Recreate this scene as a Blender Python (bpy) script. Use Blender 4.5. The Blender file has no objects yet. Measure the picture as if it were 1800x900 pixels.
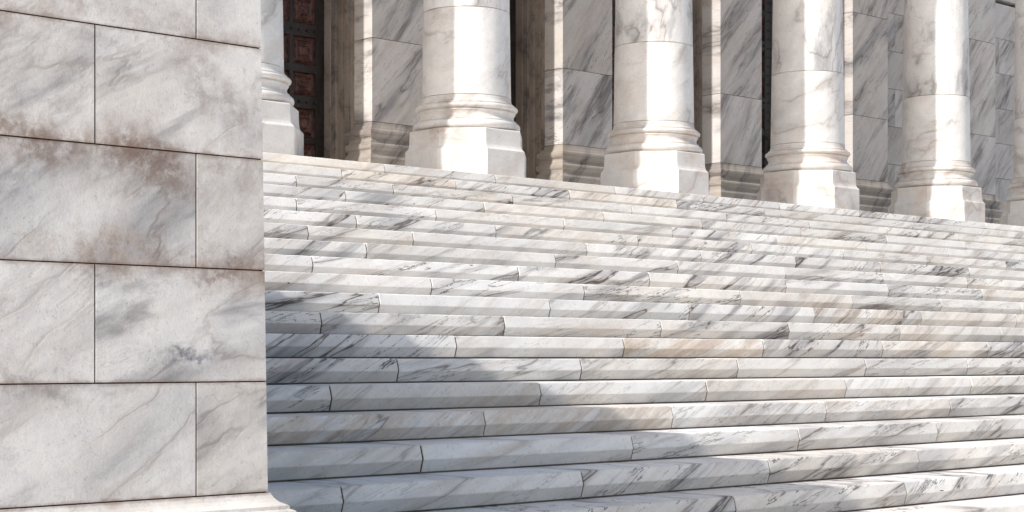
import bpy, math, random
from mathutils import Vector
R=math.radians
random.seed(7)
scene=bpy.context.scene
col=scene.collection
EYE=1.65
RS=0.15; G=0.4125; Y0=8.1
PHI=math.atan(3000/3270)
SUN_AZ=R(86.0); SUN_EL=R(36.0)

def at(px,Y):
    """world X of the line of sight through image column px on the plane Y"""
    return Y*math.tan(PHI+math.atan((px-900)/3000))

# ---------------------------------------------------------------- materials
class NT:
    def __init__(s,m):
        m.use_nodes=True; s.t=m.node_tree; s.n=s.t.nodes; s.l=s.t.links
        s.n.clear()
    def new(s,t,**k):
        n=s.n.new(t)
        for a,b in k.items(): setattr(n,a,b)
        return n
    def put(s,sock,v):
        if isinstance(v,bpy.types.NodeSocket): s.l.new(v,sock)
        elif v is not None: sock.default_value=v
    def math(s,op,a,b=None,c=None,clamp=False):
        n=s.new('ShaderNodeMath',operation=op,use_clamp=clamp)
        s.put(n.inputs[0],a); s.put(n.inputs[1],b); s.put(n.inputs[2],c)
        return n.outputs[0]
    def vmath(s,op,a,b=None,sc=None):
        n=s.new('ShaderNodeVectorMath',operation=op)
        s.put(n.inputs[0],a); s.put(n.inputs[1],b)
        if sc is not None: s.put(n.inputs['Scale'],sc)
        return n.outputs[0]
    def noise(s,vec,scale,detail=4,rough=.5,dist=0):
        n=s.new('ShaderNodeTexNoise')
        s.put(n.inputs['Vector'],vec); n.inputs['Scale'].default_value=scale
        n.inputs['Detail'].default_value=detail; n.inputs['Roughness'].default_value=rough
        n.inputs['Distortion'].default_value=dist
        return n
    def rng(s,v,a,b,c=0.,d=1.,smooth=True):
        n=s.new('ShaderNodeMapRange'); n.clamp=True
        if smooth: n.interpolation_type='SMOOTHSTEP'
        s.put(n.inputs['Value'],v)
        for i,x in zip(('From Min','From Max','To Min','To Max'),(a,b,c,d)): s.put(n.inputs[i],x)
        return n.outputs['Result']
    def mix(s,f,a,b,mode='MIX'):
        n=s.new('ShaderNodeMix',data_type='RGBA',blend_type=mode)
        s.put(n.inputs[0],f)
        for i,v in ((6,a),(7,b)):
            if isinstance(v,tuple): v=(*v,1.) if len(v)==3 else v
            s.put(n.inputs[i],v)
        return n.outputs[2]

def marble(name,base=(.84,.79,.73),cool=(.58,.58,.60),vein=(.11,.10,.11),stain=(.46,.32,.22),
           vamt=.8,gamt=.6,samt=.35,scale=1.,ang=-28,angvar=.9,bump=.25,ochre=True,aniso=4.,courses=None,dist=.3,speck=.45,dens=0.,dark=.42,fine=.5,spots=(),shade=1.,tint=.5):
    m=bpy.data.materials.new(name); N=NT(m)
    tc=N.new('ShaderNodeTexCoord').outputs['Object']
    at_=N.new('ShaderNodeAttribute',attribute_name='blk')
    blk=at_.outputs['Color']
    sep=N.new('ShaderNodeSeparateColor'); N.l.new(blk,sep.inputs[0])
    oi=N.new('ShaderNodeObjectInfo').outputs['Random']
    off=N.vmath('SCALE',blk,sc=41.)
    p=N.vmath('ADD',tc,off)
    o2=N.vmath('SCALE',(1.,.6,.3),sc=N.math('MULTIPLY',oi,57.))
    p=N.vmath('ADD',p,o2)
    rot=N.new('ShaderNodeVectorRotate',rotation_type='Y_AXIS')
    N.put(rot.inputs['Vector'],p)
    N.put(rot.inputs['Angle'],N.math('ADD',R(ang),N.math('MULTIPLY',N.math('SUBTRACT',sep.outputs[0],.5),angvar)))
    q0=N.vmath('MULTIPLY',rot.outputs[0],(1.,1.,aniso))
    dn=N.noise(p,1.5*scale,3,.5)
    dv=N.vmath('SCALE',N.vmath('SUBTRACT',dn.outputs['Color'],(.5,.5,.5)),sc=dist*2.4/scale)
    q=N.vmath('ADD',q0,dv)
    bv=N.rng(sep.outputs[2],.05,.95,.25,1.45)
    n1=N.noise(q,.95*scale,4,.5).outputs[0]
    ridge=N.math('ABSOLUTE',N.math('SUBTRACT',n1,.5))
    mask=N.rng(N.noise(q,.6*scale,2,.5).outputs[0],.45-dens,.62-dens)
    v1=N.math('MULTIPLY',N.rng(ridge,.0,.022,1.,0.),mask)
    n2=N.noise(q,2.1*scale,5,.6).outputs[0]
    r2=N.math('ABSOLUTE',N.math('SUBTRACT',n2,.47))
    v2=N.math('MULTIPLY',N.rng(r2,.0,.020,fine,0.),N.rng(n1,.44,.60))
    broad=N.rng(N.noise(q,.6*scale,5,.56).outputs[0],.46-dens*.5,.68)
    smoke=N.rng(N.noise(q,1.2*scale,7,.62).outputs[0],.52-dens*.5,.70-dens*.3,0.,.9)
    mott=N.rng(N.noise(p,5.*scale,7,.75).outputs[0],.35,.66)
    c=N.mix(N.math('MULTIPLY',mott,.32),base,cool)
    # warm or cool slab
    hsh=N.math('FRACT',N.math('MULTIPLY',sep.outputs[0],7.31))
    c=N.mix(N.math('MULTIPLY',N.rng(hsh,.35,1.,smooth=False),tint),c,(.93,.84,.72),'MULTIPLY')
    st=N.rng(N.noise(N.vmath('ADD',q,(5.,3.,9.)),1.0*scale,7,.66).outputs[0],.46,.70)
    c=N.mix(N.math('MULTIPLY',st,samt),c,stain)
    ga=N.math('MULTIPLY',bv,gamt)
    c=N.mix(N.math('MULTIPLY',broad,ga,clamp=True),c,tuple(x*.70 for x in cool))
    c=N.mix(N.math('MULTIPLY',smoke,ga,clamp=True),c,tuple(x*dark for x in cool))
    halo=N.math('MULTIPLY',N.rng(ridge,.0,.07,1.,0.),mask)
    c=N.mix(N.math('MULTIPLY',halo,min(samt*.8,.4)),c,tuple(x*.7 for x in stain))
    c=N.mix(N.math('MULTIPLY',N.math('MULTIPLY',N.math('MAXIMUM',v1,v2),bv),vamt,clamp=True),c,vein)
    if courses:
        z0,ch=courses
        wn=N.noise(tc,3.2,6,.7)
        wc=N.vmath('ADD',tc,N.vmath('SCALE',N.vmath('SUBTRACT',wn.outputs['Color'],(.5,.5,.5)),sc=.5))
        sx=N.new('ShaderNodeSeparateXYZ'); N.l.new(tc,sx.inputs[0])
        sw=N.new('ShaderNodeSeparateXYZ'); N.l.new(wc,sw.inputs[0])
        t=N.math('FRACT',N.math('DIVIDE',N.math('SUBTRACT',sx.outputs[2],z0),ch))
        e=N.math('ABSOLUTE',N.math('SUBTRACT',t,.5))
        nz=N.noise(N.vmath('ADD',N.vmath('MULTIPLY',tc,(1.,1.,1.5)),(3.1,0.,7.7)),1.7,9,.72).outputs[0]
        e=N.math('ADD',e,N.math('MULTIPLY',N.math('SUBTRACT',nz,.5),1.9))
        hi=N.math('MULTIPLY',N.rng(sx.outputs[2],z0+.4,z0+.95,.30,1.),N.rng(sx.outputs[2],z0+1.3,z0+1.5,1.,.6))
        rust=N.math('MULTIPLY',N.rng(e,.24,.64),hi)
        grain=N.noise(tc,11.,9,.76).outputs[0]
        rust=N.math('MULTIPLY',rust,N.rng(grain,.36,.56,.3,1.))
        rc=N.mix(N.rng(N.noise(tc,5.,8,.75).outputs[0],.36,.62),(.27,.19,.16),(.62,.52,.45))
        c=N.mix(N.math('MULTIPLY',rust,.88),c,rc)
        for (X,Z,rx,rz,tilt,cc,am) in spots:
            dx=N.math('SUBTRACT',sw.outputs[0],X); dz=N.math('SUBTRACT',N.math('SUBTRACT',sw.outputs[2],Z),N.math('MULTIPLY',dx,tilt))
            d2=N.math('ADD',N.math('POWER',N.math('ABSOLUTE',N.math('DIVIDE',dx,rx)),2.),N.math('POWER',N.math('ABSOLUTE',N.math('DIVIDE',dz,rz)),2.))
            f=N.math('DIVIDE',am,N.math('ADD',1.,N.math('MULTIPLY',d2,N.math('POWER',d2,.5))))
            f=N.math('MULTIPLY',f,N.rng(grain,.36,.58,.25,1.))
            c=N.mix(f,c,cc)
        j=N.math('ABSOLUTE',N.math('SUBTRACT',t,.5))
        jn=N.math('ADD',j,N.math('MULTIPLY',N.math('SUBTRACT',N.noise(tc,11.,6,.7).outputs[0],.5),.10))
        c=N.mix(N.rng(jn,.46,.505,0.,.55),c,(.30,.20,.16))
        sm=N.noise(N.vmath('MULTIPLY',N.vmath('ADD',p,(9.,2.,4.)),(1.,1.,2.3)),1.25,8,.68).outputs[0]
        c=N.mix(N.rng(sm,.55,.75,0.,.6),c,(.26,.25,.27))
        vo=N.noise(N.vmath('MULTIPLY',p,(1.,1.,1.7)),2.2,9,.72).outputs[0]
        cr=N.rng(N.math('ABSOLUTE',N.math('SUBTRACT',vo,.5)),.0,.006,.4,0.)
        c=N.mix(N.math('MULTIPLY',cr,N.rng(mott,.3,.9)),c,(.30,.24,.22))
    if ochre:
        oc=N.rng(sep.outputs[1],.82,.965,0.,.6,smooth=False)
        c=N.mix(N.math('MULTIPLY',oc,N.rng(N.noise(q,1.5,7,.7).outputs[0],.38,.60,.0,1.)),c,N.mix(mott,(.62,.48,.33),(.44,.31,.21)))
    gr=N.noise(p,46.,4,.75).outputs[0]
    c=N.mix(N.rng(gr,.56,.74,0.,speck),c,tuple(x*.35 for x in cool))
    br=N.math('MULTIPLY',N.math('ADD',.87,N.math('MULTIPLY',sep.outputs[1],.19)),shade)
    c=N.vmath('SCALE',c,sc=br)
    b=N.new('ShaderNodeBump'); b.inputs['Strength'].default_value=bump; b.inputs['Distance'].default_value=.006
    h=N.math('ADD',N.noise(p,14.,6,.7).outputs[0],N.math('MULTIPLY',N.noise(p,90.,3,.6).outputs[0],.25))
    h=N.math('SUBTRACT',h,N.math('MULTIPLY',v1,.35))
    N.put(b.inputs['Height'],h)
    s=N.new('ShaderNodeBsdfPrincipled')
    N.put(s.inputs['Base Color'],c); N.put(s.inputs['Normal'],b.outputs[0])
    N.put(s.inputs['Roughness'],N.rng(gr,.3,.7,.42,.68)); s.inputs['Specular IOR Level'].default_value=.3
    o=N.new('ShaderNodeOutputMaterial'); N.l.new(s.outputs[0],o.inputs[0])
    return m

def simple(name,c1,c2,scale=8.,rough=.6,bump=.1,stretch=(1,1,1),spec=.4):
    m=bpy.data.materials.new(name); N=NT(m)
    tc=N.new('ShaderNodeTexCoord').outputs['Object']
    p=N.vmath('MULTIPLY',tc,stretch)
    n=N.noise(p,scale,6,.65).outputs[0]
    c=N.mix(N.rng(n,.35,.68),c1,c2)
    b=N.new('ShaderNodeBump'); b.inputs['Strength'].default_value=bump; b.inputs['Distance'].default_value=.01
    N.put(b.inputs['Height'],n)
    s=N.new('ShaderNodeBsdfPrincipled'); N.put(s.inputs['Base Color'],c); N.put(s.inputs['Normal'],b.outputs[0])
    s.inputs['Roughness'].default_value=rough; s.inputs['Specular IOR Level'].default_value=spec
    o=N.new('ShaderNodeOutputMaterial'); N.l.new(s.outputs[0],o.inputs[0])
    return m

zb=EYE-.526; CH=.4355; YF=5.6; PIX=1.4
PZ=lambda py:EYE+(632-py)/3000*6.6
PXo=lambda px:at(px,YF)-PIX
pier_spots=[(PXo(335),PZ(632),.085,.024,.10,(.15,.15,.20),.9),
            (PXo(255),PZ(298),.22,.08,-.12,(.26,.185,.15),.9),
            (PXo(30),PZ(268),.25,.07,.0,(.28,.20,.165),.8),
            (PXo(395),PZ(175),.16,.10,-.7,(.38,.32,.30),.75),
            (PXo(100),PZ(0),.22,.09,-.1,(.34,.25,.21),.8),
            (PXo(385),PZ(466),.14,.025,.0,(.28,.19,.16),.8),
            (PXo(440),PZ(330),.05,.12,.0,(.42,.36,.33),.5),
            (PXo(60),PZ(690),.16,.03,-.2,(.34,.31,.30),.7)]
SK=dict(base=(.95,.93,.895),cool=(.67,.66,.675),vein=(.14,.125,.12),vamt=.85,gamt=.56,samt=.33,scale=.85,ang=20,angvar=.4,aniso=9.5,dist=.11,dens=.01,dark=.46,fine=.9,tint=.35)
M_step=marble('veined_step_marble',**SK)
M_lower=marble('shaded_lower_riser_marble',shade=.80,**SK)  # step marble darkened: shade of the lower riser face painted into its colour
M_under=marble('dark_step_underside',base=(.30,.26,.22),cool=(.22,.20,.18),samt=.4,scale=1.2,ang=22,aniso=6.,dist=.15,ochre=False,shade=.8)  # much darker brown marble for the narrow strip at each riser's foot
M_pier=marble('pier_marble',base=(.95,.93,.905),cool=(.66,.655,.68),stain=(.58,.49,.43),vein=(.28,.25,.24),vamt=.35,gamt=.66,samt=.36,scale=1.35,ang=30,angvar=.7,aniso=3.6,ochre=False,bump=.5,courses=(zb,CH),dist=.2,speck=.4,spots=pier_spots,tint=.25)
M_column=marble('column_marble',base=(.82,.81,.80),cool=(.57,.565,.58),vamt=.35,gamt=.45,samt=.20,scale=1.1,ang=55,aniso=3.2,ochre=False,bump=.2,dist=.18,tint=.15)
M_base=marble('base_marble',base=(.79,.77,.745),cool=(.57,.56,.555),stain=(.56,.42,.34),vamt=.3,gamt=.4,samt=.5,scale=1.2,ang=40,aniso=2.,ochre=False,bump=.25,tint=.15)
PK=dict(vein=(.17,.15,.145),vamt=.65,gamt=.72,samt=.45,scale=.8,ang=52,angvar=.3,aniso=6.,ochre=False,dist=.12,dens=.0,dark=.46,fine=.8,tint=.3)
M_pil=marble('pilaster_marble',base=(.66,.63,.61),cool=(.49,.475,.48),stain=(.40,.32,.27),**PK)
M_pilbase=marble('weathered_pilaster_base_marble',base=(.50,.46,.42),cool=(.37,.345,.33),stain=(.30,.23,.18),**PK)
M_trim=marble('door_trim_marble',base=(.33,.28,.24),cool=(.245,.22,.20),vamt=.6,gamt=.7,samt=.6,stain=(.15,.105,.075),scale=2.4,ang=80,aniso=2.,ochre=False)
M_mortar=simple('dark_joint_mortar',(.028,.019,.015),(.08,.055,.04),30,.95,spec=.1)
M_ground=simple('pale_paving',(.56,.54,.51),(.64,.61,.58),2.,.85)
M_frame=simple('dark_door_metal',(.012,.009,.009),(.032,.024,.022),14,.4,.1,(1,1,.2),.5)
M_wood=simple('red_brown_door_wood',(.022,.011,.009),(.16,.065,.05),14,.4,.7,(2.,2.,1.2),.5)
M_brass=simple('aged_brass',(.20,.13,.06),(.30,.2,.1),20,.35,.1)

# ---------------------------------------------------------------- mesh builder
class MB:
    def __init__(s): s.v=[]; s.f=[]; s.c=[]; s.m=[]; s.sm=[]
    def rc(s): return (random.random(),random.random()*.94,random.random(),1.)
    def add(s,vs,fs,c=None,mi=0,smooth=False):
        b=len(s.v); s.v+=list(vs)
        c=c or s.rc()
        for f in fs:
            s.f.append([b+i for i in f]); s.c.append(c); s.m.append(mi); s.sm.append(smooth)
    def hexa(s,b,t,c=None,mi=0):
        s.add(list(b)+list(t),[(0,3,2,1),(4,5,6,7),(0,1,5,4),(1,2,6,5),(2,3,7,6),(3,0,4,7)],c,mi)
    def box(s,x0,x1,y0,y1,z0,z1,c=None,mi=0):
        s.hexa([(x0,y0,z0),(x1,y0,z0),(x1,y1,z0),(x0,y1,z0)],[(x0,y0,z1),(x1,y0,z1),(x1,y1,z1),(x0,y1,z1)],c,mi)
    def rings(s,rings,c=None,mi=0,smooth=False,caps=True,colf=None,side={}):
        n=len(rings[0]); b=len(s.v); c=c or s.rc()
        for r in rings: s.v+=r
        for i in range(len(rings)-1):
            cc=colf(i) if colf else c
            for j in range(n):
                k=(j+1)%n
                s.f.append([b+i*n+j,b+i*n+k,b+(i+1)*n+k,b+(i+1)*n+j]); s.c.append(cc); s.m.append(side.get(j,mi)); s.sm.append(smooth)
        if caps:
            s.f.append([b+j for j in range(n)][::-1]); s.c.append(c); s.m.append(mi); s.sm.append(False)
            s.f.append([b+(len(rings)-1)*n+j for j in range(n)]); s.c.append(c); s.m.append(mi); s.sm.append(False)
    def build(s,name,mats,parent=None,bevel=0,loc=None,segs=2):
        me=bpy.data.meshes.new(name); me.from_pydata(s.v,[],s.f)
        for m in (mats if isinstance(mats,(list,tuple)) else [mats]): me.materials.append(m)
        a=me.attributes.new('blk','FLOAT_COLOR','FACE')
        a.data.foreach_set('color',[x for c in s.c for x in c])
        me.polygons.foreach_set('material_index',s.m)
        me.polygons.foreach_set('use_smooth',s.sm)
        me.update()
        o=bpy.data.objects.new(name,me); col.objects.link(o)
        if parent: o.parent=parent
        if loc: o.location=loc
        if bevel:
            b=o.modifiers.new('bevel','BEVEL'); b.width=bevel; b.segments=segs; b.limit_method='ANGLE'; b.angle_limit=R(35)
        return o

def tag(o,label=None,cat=None,group=None,kind=None):
    if label: o['label']=label
    if cat: o['category']=cat
    if group: o['group']=group
    if kind: o['kind']=kind
    return o
def empty(name,loc=(0,0,0)):
    o=bpy.data.objects.new(name,None); col.objects.link(o); o.location=loc; o.empty_display_size=.3
    return o

# ---------------------------------------------------------------- ground
g=MB(); g.add([(-400,-400,0),(400,-400,0),(400,400,0),(-400,400,0)],[(0,1,2,3)])
tag(g.build('ground',M_ground),kind='structure')

# ---------------------------------------------------------------- staircase
stairs=empty('marble_staircase',(12,Y0-10*G,0))
tag(stairs,'broad flight of veined white marble steps rising from the pier to the row of columns','stairs')
SO=Vector(stairs.location)
joints={-7:[900],-6:[820],-5:[1290,1590],-4:[600,1022,1350,1612],-3:[740,1110,1402,1645],-2:[850,1180,1450,1668],-1:[580,948,1240,1485,1705],
 0:[698,1020,1295,1520],1:[800,1095,1340,1550,1735],2:[563,885,1160,1385,1580],3:[665,965,1210,1430],4:[757,1025,1300],
 5:[548,910,1140,1380],6:[643,975,1190],7:[540,725,1030],8:[625,870,1120],9:[520,765,990],10:[606,850,1060],11:[520,690,900],12:[600,800,1000],13:[675,870,1080]}
# rounded arris, face leaning back, crease, then the lower face running back in to the tread
prof=[(.013,0.),(.005,-.0015),(.0,-.006),(-.010,-.042),(-.0185,-.072),(-.019,-.076),(-.016,-.080),(.002,-.1405),(.012,-.1495)]
XR=34.
for n in range(-10,14):
    zn=EYE+n*RS; yn=Y0+n*G
    m=MB()
    xl=-5. if yn<5.35 else 3.76
    js=sorted(at(p,yn) for p in joints.get(n,[random.uniform(600,900)]))
    x=js[0]
    while x>xl+.35:
        x-=random.uniform(1.45,1.75); js.append(x)
    x=max(js)
    while x<XR-.4:
        x+=random.uniform(1.45,1.75); js.append(x)
    js=sorted(j for j in js if xl+.12<j<XR-.1)
    js=[xl]+js+[XR]
    depth=G+.035 if n<13 else .9
    for a,b in zip(js[:-1],js[1:]):
        gap=.0038+random.uniform(0,.002)
        a2=a+gap; b2=b-gap
        dy=random.uniform(-.002,.001); dz=random.uniform(-.0015,.001); tilt=random.uniform(-.001,.001)
        c=m.rc()
        if n==1 and abs(a-at(1095,yn))<.01: c=(.5,.97,.3,1)
        xs=[a2,a2+.0015]
        k=max(2,int((b2-a2)/.07))
        xs+=[a2+.0015+(b2-a2-.003)*i/k for i in range(1,k)]
        xs+=[b2-.0015,b2]
        rings=[]
        for i,xx in enumerate(xs):
            e=.0015 if i in (0,len(xs)-1) else 0.
            t=(xx-a2)/(b2-a2)-.5
            chip=random.uniform(0,.001) if random.random()<.94 else random.uniform(.002,.006)
            chip2=random.uniform(0,.001) if random.random()<.94 else random.uniform(.001,.004)
            r=[]
            for q,(py,pz) in enumerate(prof):
                yy=py+e; zz=pz
                if q<=2: yy+=chip*(.6,1,1)[q]; zz-=chip*(1,.8,.4)[q]*.6+(e if q==0 else 0)
                if q in (4,5,6): yy+=chip2
                r.append((xx-SO.x,yn+yy+dy+tilt*t-SO.y,zn+zz+dz*(1 if q<7 else 0)))
            r.append((xx-SO.x,yn+depth-SO.y,zn-.1495)); r.append((xx-SO.x,yn+depth-SO.y,zn+dz-(e*.5)))
            rings.append(r)
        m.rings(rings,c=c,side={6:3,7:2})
    core=[(py+.0045,pz-(.005 if q<4 else 0.)) for q,(py,pz) in enumerate(prof)]
    rr=[]
    for xx in (xl+.01,XR-.01):
        r=[(xx-SO.x,yn+a-SO.y,zn+max(b,-.1475)) for a,b in core]
        r.append((xx-SO.x,yn+depth-.01-SO.y,zn-.1475)); r.append((xx-SO.x,yn+depth-.01-SO.y,zn-.005))
        rr.append(r)
    m.rings(rr,mi=1)
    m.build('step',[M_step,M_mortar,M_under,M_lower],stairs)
m=MB(); ztop=EYE+13*RS; ytop=Y0+13*G
m.box(3.77-SO.x,XR-.02-SO.x,ytop+.88-SO.y,18.-SO.y,ztop-.3,ztop-.004)
m.build('landing',M_step,stairs)
m=MB()
prf=[(Y0-10*G+.1,0.01),(18.,0.01),(18.,ztop-.31),(ytop+.3,ztop-.31)]
m.rings([[(xx-SO.x,a-SO.y,b-0.) for a,b in prf] for xx in (3.8,XR-.05)])
m.build('foundation',M_mortar,stairs)

# ---------------------------------------------------------------- pier / cheek wall
pier=empty('marble_pier',(PIX,5.6,0)); PO=Vector(pier.location)
tag(pier,'tall near pier of large rust-stained white marble blocks at the foot of the steps, left','pier')
def bx(z): return 3.834-(z-zb)*.0180
YB=13.35; NC=6
m=MB()
for k in range(NC+1):
    z0=zb+k*CH+.0026; z1=zb+(k+1)*CH-.0026
    if k==NC: z1=z0+.14
    jx=at(345,YF) if k%2==0 else at(167,YF)
    xs=[]; x=jx
    while x>-1.: xs.append(x); x-=.823
    xs=[None]+xs+[-1.]
    for i in range(len(xs)-1):
        xr0,xr1=(bx(z0),bx(z1)) if xs[i] is None else (xs[i]-.0028,)*2
        xl=xs[i+1]+.0028; dy=random.uniform(-.0008,.0008); y1=YF+.45
        c=m.rc()
        m.hexa([(xl-PO.x,YF+dy-PO.y,z0),(xr0-PO.x,YF+dy-PO.y,z0),(xr0-PO.x,y1-PO.y,z0),(xl-PO.x,y1-PO.y,z0)],
               [(xl-PO.x,YF+dy-PO.y,z1),(xr1-PO.x,YF+dy-PO.y,z1),(xr1-PO.x,y1-PO.y,z1),(xl-PO.x,y1-PO.y,z1)],c)
    y=YF+.455+(0 if k%2 else .41)
    ys=[YF+.4545]
    while y<YB-.3:
        if y>YF+.6: ys.append(y)
        y+=.823
    ys.append(YB)
    for a,b in zip(ys[:-1],ys[1:]):
        d=random.uniform(-.002,.002)
        m.hexa([(3.2-PO.x,a+.0024-PO.y,z0),(bx(z0)+d-PO.x,a+.0024-PO.y,z0),(bx(z0)+d-PO.x,b-.0024-PO.y,z0),(3.2-PO.x,b-.0024-PO.y,z0)],
               [(3.2-PO.x,a+.0024-PO.y,z1),(bx(z1)+d-PO.x,a+.0024-PO.y,z1),(bx(z1)+d-PO.x,b-.0024-PO.y,z1),(3.2-PO.x,b-.0024-PO.y,z1)])
m.build('block_wall',M_pier,pier,bevel=.0012)
ZP=zb+NC*CH+.145
m=MB(); m.hexa([(-.99-PO.x,YF+.0026-PO.y,zb-.02),(bx(zb)-.008-PO.x,YF+.0026-PO.y,zb-.02),(bx(zb)-.008-PO.x,YB-.008-PO.y,zb-.02),(-.99-PO.x,YB-.008-PO.y,zb-.02)],
 [(-.99-PO.x,YF+.0026-PO.y,ZP),(bx(ZP)-.008-PO.x,YF+.0026-PO.y,ZP),(bx(ZP)-.008-PO.x,YB-.008-PO.y,ZP),(-.99-PO.x,YB-.008-PO.y,ZP)])
m.build('mortar_core',M_mortar,pier)
def rectrings(x0,x1,y0,y1,pr,ox=0,oy=0):
    return [[(x0-o-ox,y0-o-oy,z),(x1+o-ox,y0-o-oy,z),(x1+o-ox,y1+o-oy,z),(x0-o-ox,y1+o-oy,z)] for o,z in pr]
m=MB()
pr=[(.115,0.),(.115,zb-.17),(.10,zb-.155),(.10,zb-.145),(.092,zb-.105),(.084,zb-.085),(.078,zb-.073),(.070,zb-.069),(.062,zb-.066),(.060,zb-.052),(.048,zb-.046),(.032,zb-.038),(.018,zb-.024),(.010,zb-.010),(.008,zb-.0025)]
m.rings(rectrings(-1,3.834,YF,YB,pr,PO.x,PO.y))
m.build('base_moulding',M_pier,pier)
m=MB(); zt=ZP+.002
m.rings(rectrings(-1,3.76,YF,YB,[(0,zt),(.03,zt+.03),(.03,zt+.05),(.06,zt+.06),(.06,zt+.15),(.0,zt+.18)],PO.x,PO.y))
m.build('coping',M_pier,pier)

# ---------------------------------------------------------------- columns
DC=14.25
BS=.92
def lathe(m,pr,N,smooth,colf=None,phase=0.,c=None):
    m.rings([[(r*math.cos(2*math.pi*(j+phase)/N),r*math.sin(2*math.pi*(j+phase)/N),z) for j in range(N)] for r,z in pr],smooth=smooth,colf=colf,c=c)
def make_column():
    root=empty('marble_column',(at(820,DC),DC,ztop))
    m=MB(); k=1/math.cos(math.pi/8)
    pp=[(.645,.002),(.652,.008),(.652,.32),(.640,.334),(.624,.352),(.614,.38),(.609,.42),(.606,.50),(.605,.560),(.596,.572),(.560,.574)]
    lathe(m,[(r*k,z*BS) for r,z in pp],8,False,phase=.5,c=(.3,.8,.3,1))
    m.build('plinth',M_base,root,bevel=.004)
    def tor(rc,zc,a,b,n=11):
        return [(rc+a*math.cos(t),zc+b*math.sin(t)) for t in [(-math.pi/2)+math.pi*i/(n-1) for i in range(n)]]
    m=MB(); pr=[(.520,.5745)]
    pr+=tor(.550,.634,.046,.052)+[(.543,.687),(.553,.688),(.553,.704),(.544,.706)]
    pr+=[(.532,.716),(.525,.733),(.522,.753),(.526,.773),(.534,.788),(.543,.798),(.534,.812)]
    pr+=tor(.528,.852,.040,.034)+[(.520,.888),(.527,.890),(.527,.904),(.510,.912),(.502,.928),(.496,.950),(.493,.980)]
    lathe(m,[(r,z*BS) for r,z in pr],72,True,c=(.3,.7,.3,1))
    b=m.build('base',M_base,root); b.data.set_sharp_from_angle(angle=R(50))
    m=MB(); pr=[]; ids=[]
    heights=[.981*BS,1.85,3.45,5.05,6.5]; zr=lambda z:.492-.031*min((z-.98)/2.,1.)-.012*max(0,(z-2.98))
    cols=[(random.random(),random.uniform(.4,.9),random.uniform(.4,.9),1.) for _ in heights]
    for i in range(4):
        a,b=heights[i],heights[i+1]
        zz=[a+.0055,a+.0075]+[a+.014+(b-a-.028)*j/8 for j in range(9)]+[b-.0075,b-.0055]
        pr.append((zr(a)-.014,a+.0010)); ids.append(i)
        for z in zz: pr.append((zr(z),z)); ids.append(i)
        pr.append((zr(b)-.014,b-.0010)); ids.append(i)
    lathe(m,pr,96,True,colf=lambda i:cols[ids[i]])
    b=m.build('shaft',M_column,root); b.data.set_sharp_from_angle(angle=R(40))
    m=MB(); lathe(m,[(.42,6.5),(.44,6.53),(.42,6.56),(.42,6.7),(.5,6.8),(.58,6.88),(.60,6.92)],64,True)
    m.box(-.64,.64,-.64,.64,6.921,7.08)
    m.build('capital',M_base,root)
    return root
SP=.2135*DC
X1=at(820,DC)
labels=['marble column at the far left, mostly hidden behind the near block pier',
 'first fully visible marble column right of the pier, with a pinkish octagonal plinth',
 'marble column standing second after the pier, between the two darkest doorways',
 'marble column in the middle of the right half, third one fully seen after the pier',
 'last marble column seen whole, fourth after the pier, near the right edge',
 'marble column cut off by the right edge of the picture']
proto=make_column()
for i in range(6):
    if i==0: o=proto
    else:
        o=proto.copy(); col.objects.link(o)
        for ch in proto.children:
            c=ch.copy(); col.objects.link(c); c.parent=o
    o.location=(X1+SP*(i-1),DC,ztop)
    tag(o,labels[i],'column','marble columns along the top of the steps')

# ---------------------------------------------------------------- building behind
bld=empty('temple_building',(18.,16.4,ztop)); BO=Vector(bld.location)
tag(bld,'grey veined marble building front with pilasters and dark panelled doors behind the columns','building')
YW=16.42; YP=16.0; YD=16.74; PW=.93; PX=[9.28+3.15*i for i in range(8)]
ZT=ztop+8.; DH=ztop+4.4
def L(x,y,z): return (x-BO.x,y-BO.y,z-BO.z)
def lbox(m,x0,x1,y0,y1,z0,z1,c=None,mi=0):
    m.box(x0-BO.x,x1-BO.x,y0-BO.y,y1-BO.y,z0-BO.z,z1-BO.z,c,mi)
m=MB()
for i,px in enumerate(PX):
    lbox(m,px+.01,px+PW-.01,YW,YW+1.2,ztop,DH)
lbox(m,5.,PX[0]-.0,YW,YW+1.2,ztop,DH)
for k in range(5):
    z0=DH+k*.72
    x=5.+(k%2)*.8
    while x<32: lbox(m,x+.003,x+1.597,YW,YW+1.2,z0+.003,z0+.717); x+=1.6
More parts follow.
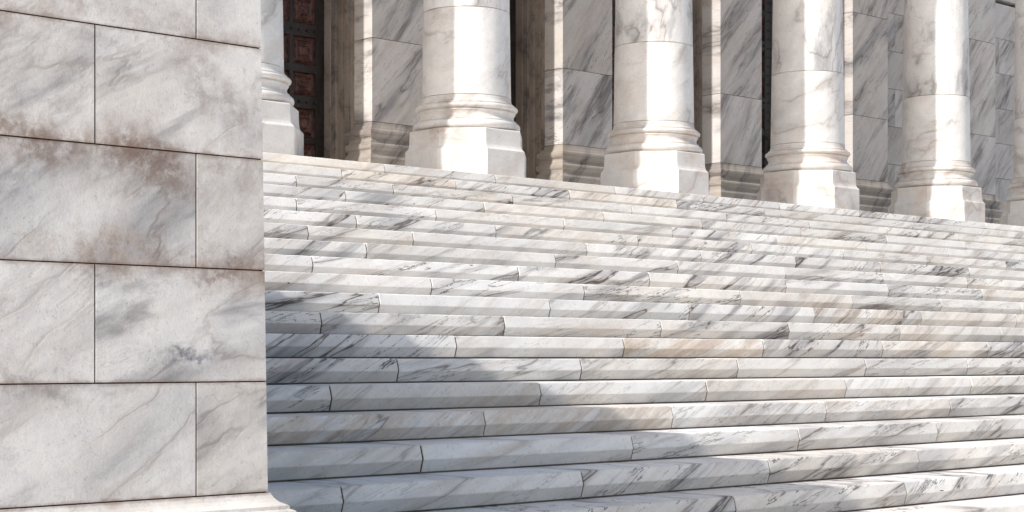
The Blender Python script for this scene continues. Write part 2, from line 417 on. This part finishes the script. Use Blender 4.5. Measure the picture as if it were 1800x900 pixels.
# solid bays of smaller blocks further right
for i in (4,5,6):
    x0=PX[i]+PW; x1=PX[i+1]; z=ztop+.003; k=0
    while z<DH-.1:
        h=min(.62,DH-z-.003); cut=x0+(x1-x0)*(.38 if k%2 else .66)
        lbox(m,x0-.005,cut-.003,YW+.03,YW+1.,z,z+h-.006); lbox(m,cut+.003,x1+.005,YW+.03,YW+1.,z,z+h-.006)
        z+=h; k+=1
m.build('wall',M_pil,bld,bevel=.004)
for i,px in enumerate(PX):
    hs=[ztop+.93*BS,ztop+1.85,ztop+3.45,ztop+5.05,ztop+6.65]
    m=MB()
    for a,b in zip(hs[:-1],hs[1:]):
        c=(random.random(),random.uniform(.1,.9),random.uniform(.5,.9),1.)
        lbox(m,px,px+PW,YP,YW+.01,a+.003,b-.003,c)
    lbox(m,px+.006,px+PW-.006,YP+.006,YW+.012,hs[0],hs[-1],mi=1)
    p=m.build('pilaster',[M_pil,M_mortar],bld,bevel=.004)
    m=MB()
    prp=[(.085,.002),(.085,.46),(.078,.475),(.066,.50),(.060,.52),(.060,.56),(.066,.565),(.077,.585),(.080,.61),(.075,.635),(.062,.65),(.053,.653),(.047,.68),(.036,.70),(.038,.72),(.052,.735),(.063,.76),(.066,.79),(.060,.82),(.038,.835),(.026,.86),(.01,.89),(.0,.928)]
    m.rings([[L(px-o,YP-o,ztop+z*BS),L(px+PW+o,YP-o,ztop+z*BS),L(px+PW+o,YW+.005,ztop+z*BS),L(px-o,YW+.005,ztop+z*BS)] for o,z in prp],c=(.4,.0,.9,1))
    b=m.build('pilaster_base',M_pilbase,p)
# doorways
def make_doorway(i):
    x0=PX[i]+PW; x1=PX[i+1]
    m=MB()
    # layered marble frame: alternating fillets and dark recesses
    for (w,y) in ((.022,16.34),(.036,16.43),(.060,16.39),(.074,16.49),(.100,16.46),(.114,16.56),(.140,16.53),(.152,16.62)):
        c=m.rc()
        lbox(m,x1-w-.0,x1+.004-w*.02,y,YD+.06+w*.1,ztop+.003,DH-w,c); lbox(m,x0-.004+w*.02,x0+w,y,YD+.06+w*.1,ztop+.003,DH-w,c)
        lbox(m,x0+w,x1-w,y+.003,YD+.055+w*.1,DH-w-.03,DH-.01-w*.1,c)
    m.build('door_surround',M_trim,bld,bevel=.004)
    a=x0+.153; b=x1-.153; mid=(a+b)/2; H=3.95
    for (u,v,hand) in ((a,mid-.004,1),(mid+.004,b,-1)):
        m=MB()
        lbox(m,u,u+.13,YD,YD+.06,ztop+.004,ztop+H); lbox(m,v-.13,v,YD,YD+.06,ztop+.004,ztop+H)
        for zc,hh in ((.13,.26),(.66,.07),(1.12,.16),(1.52,.10),(1.98,.16),(2.42,.08),(2.86,.14),(3.36,.08),(3.86,.2)):
            lbox(m,u+.129,v-.129,YD+.003,YD+.057,ztop+zc-hh/2+.005,ztop+zc+hh/2)
        uc=(u+v)/2
        lbox(m,uc-.03,uc+.03,YD+.006,YD+.054,ztop+.2,ztop+3.8)
        for zz in (1.12,1.98,2.86):
            for q in range(7):
                xx=u+.14+(v-u-.28)*q/6
                lbox(m,xx-.016,xx+.016,YD-.02,YD+.01,ztop+zz-.016,ztop+zz+.016)
        for q in range(24):
            for xx in (u+.04,v-.04): lbox(m,xx-.013,xx+.013,YD-.016,YD+.01,ztop+.3+q*.14,ztop+.326+q*.14)
        d=m.build('door',M_frame,bld,bevel=.005)
        for (z0,z1) in ((.26,.625),(.695,1.04),(1.2,1.47),(1.57,1.9),(2.06,2.38),(2.46,2.79),(2.93,3.32),(3.4,3.76)):
            for (p,q) in ((u+.13,uc-.03),(uc+.03,v-.13)):
                m=MB()
                def fr(o,y): return [L(p+o,y,ztop+z0+o),L(q-o,y,ztop+z0+o),L(q-o,y,ztop+z1-o),L(p+o,y,ztop+z1-o)]
                m.rings([fr(-.005,YD+.05),fr(-.005,YD+.025),fr(.010,YD+.008),fr(.022,YD+.034),fr(.035,YD+.040),fr(.06,YD+.012),fr(.075,YD+.03),fr(.10,YD+.034),fr(.125,YD+.0)])
                m.build('panel',M_wood,d)
        m=MB(); hx=(v-.055) if hand>0 else (u+.055)
        for zz in (1.15,1.45): lbox(m,hx-.008,hx+.008,YD-.05,YD,ztop+zz-.01,ztop+zz+.01)
        lbox(m,hx-.012,hx+.012,YD-.07,YD-.048,ztop+1.08,ztop+1.52)
        m.build('handle',M_brass,d,bevel=.006)
for i in range(0,4): make_doorway(i)

# ---------------------------------------------------------------- light
w=bpy.data.worlds.new('World'); scene.world=w; w.use_nodes=True
nt=w.node_tree; nt.nodes.clear()
sky=nt.nodes.new('ShaderNodeTexSky'); sky.sky_type='NISHITA'; sky.sun_disc=False
sky.sun_elevation=SUN_EL; sky.sun_rotation=math.pi+SUN_AZ; sky.dust_density=4.; sky.air_density=1.3; sky.ozone_density=1.5
bg=nt.nodes.new('ShaderNodeBackground'); bg.inputs[1].default_value=.15
ow=nt.nodes.new('ShaderNodeOutputWorld')
nt.links.new(sky.outputs[0],bg.inputs[0]); nt.links.new(bg.outputs[0],ow.inputs[0])
sd=bpy.data.lights.new('sun','SUN'); sd.energy=4.8; sd.angle=R(.8); sd.color=(1.,.965,.92)
so=bpy.data.objects.new('sun',sd); col.objects.link(so); so.location=(-20,-5,20)
d=Vector((-math.sin(SUN_AZ)*math.cos(SUN_EL),-math.cos(SUN_AZ)*math.cos(SUN_EL),math.sin(SUN_EL)))
so.rotation_euler=d.to_track_quat('Z','Y').to_euler()

cd=bpy.data.cameras.new('camera'); cam=bpy.data.objects.new('camera',cd); col.objects.link(cam)
cam.location=(0,0,EYE); cam.rotation_euler=(R(90),0,-PHI)
cd.sensor_width=36; cd.lens=60; cd.shift_y=.1; cd.clip_end=2000; cd.clip_start=.05
scene.camera=cam
scene.view_settings.view_transform='Standard'; scene.view_settings.look='None'; scene.view_settings.exposure=0
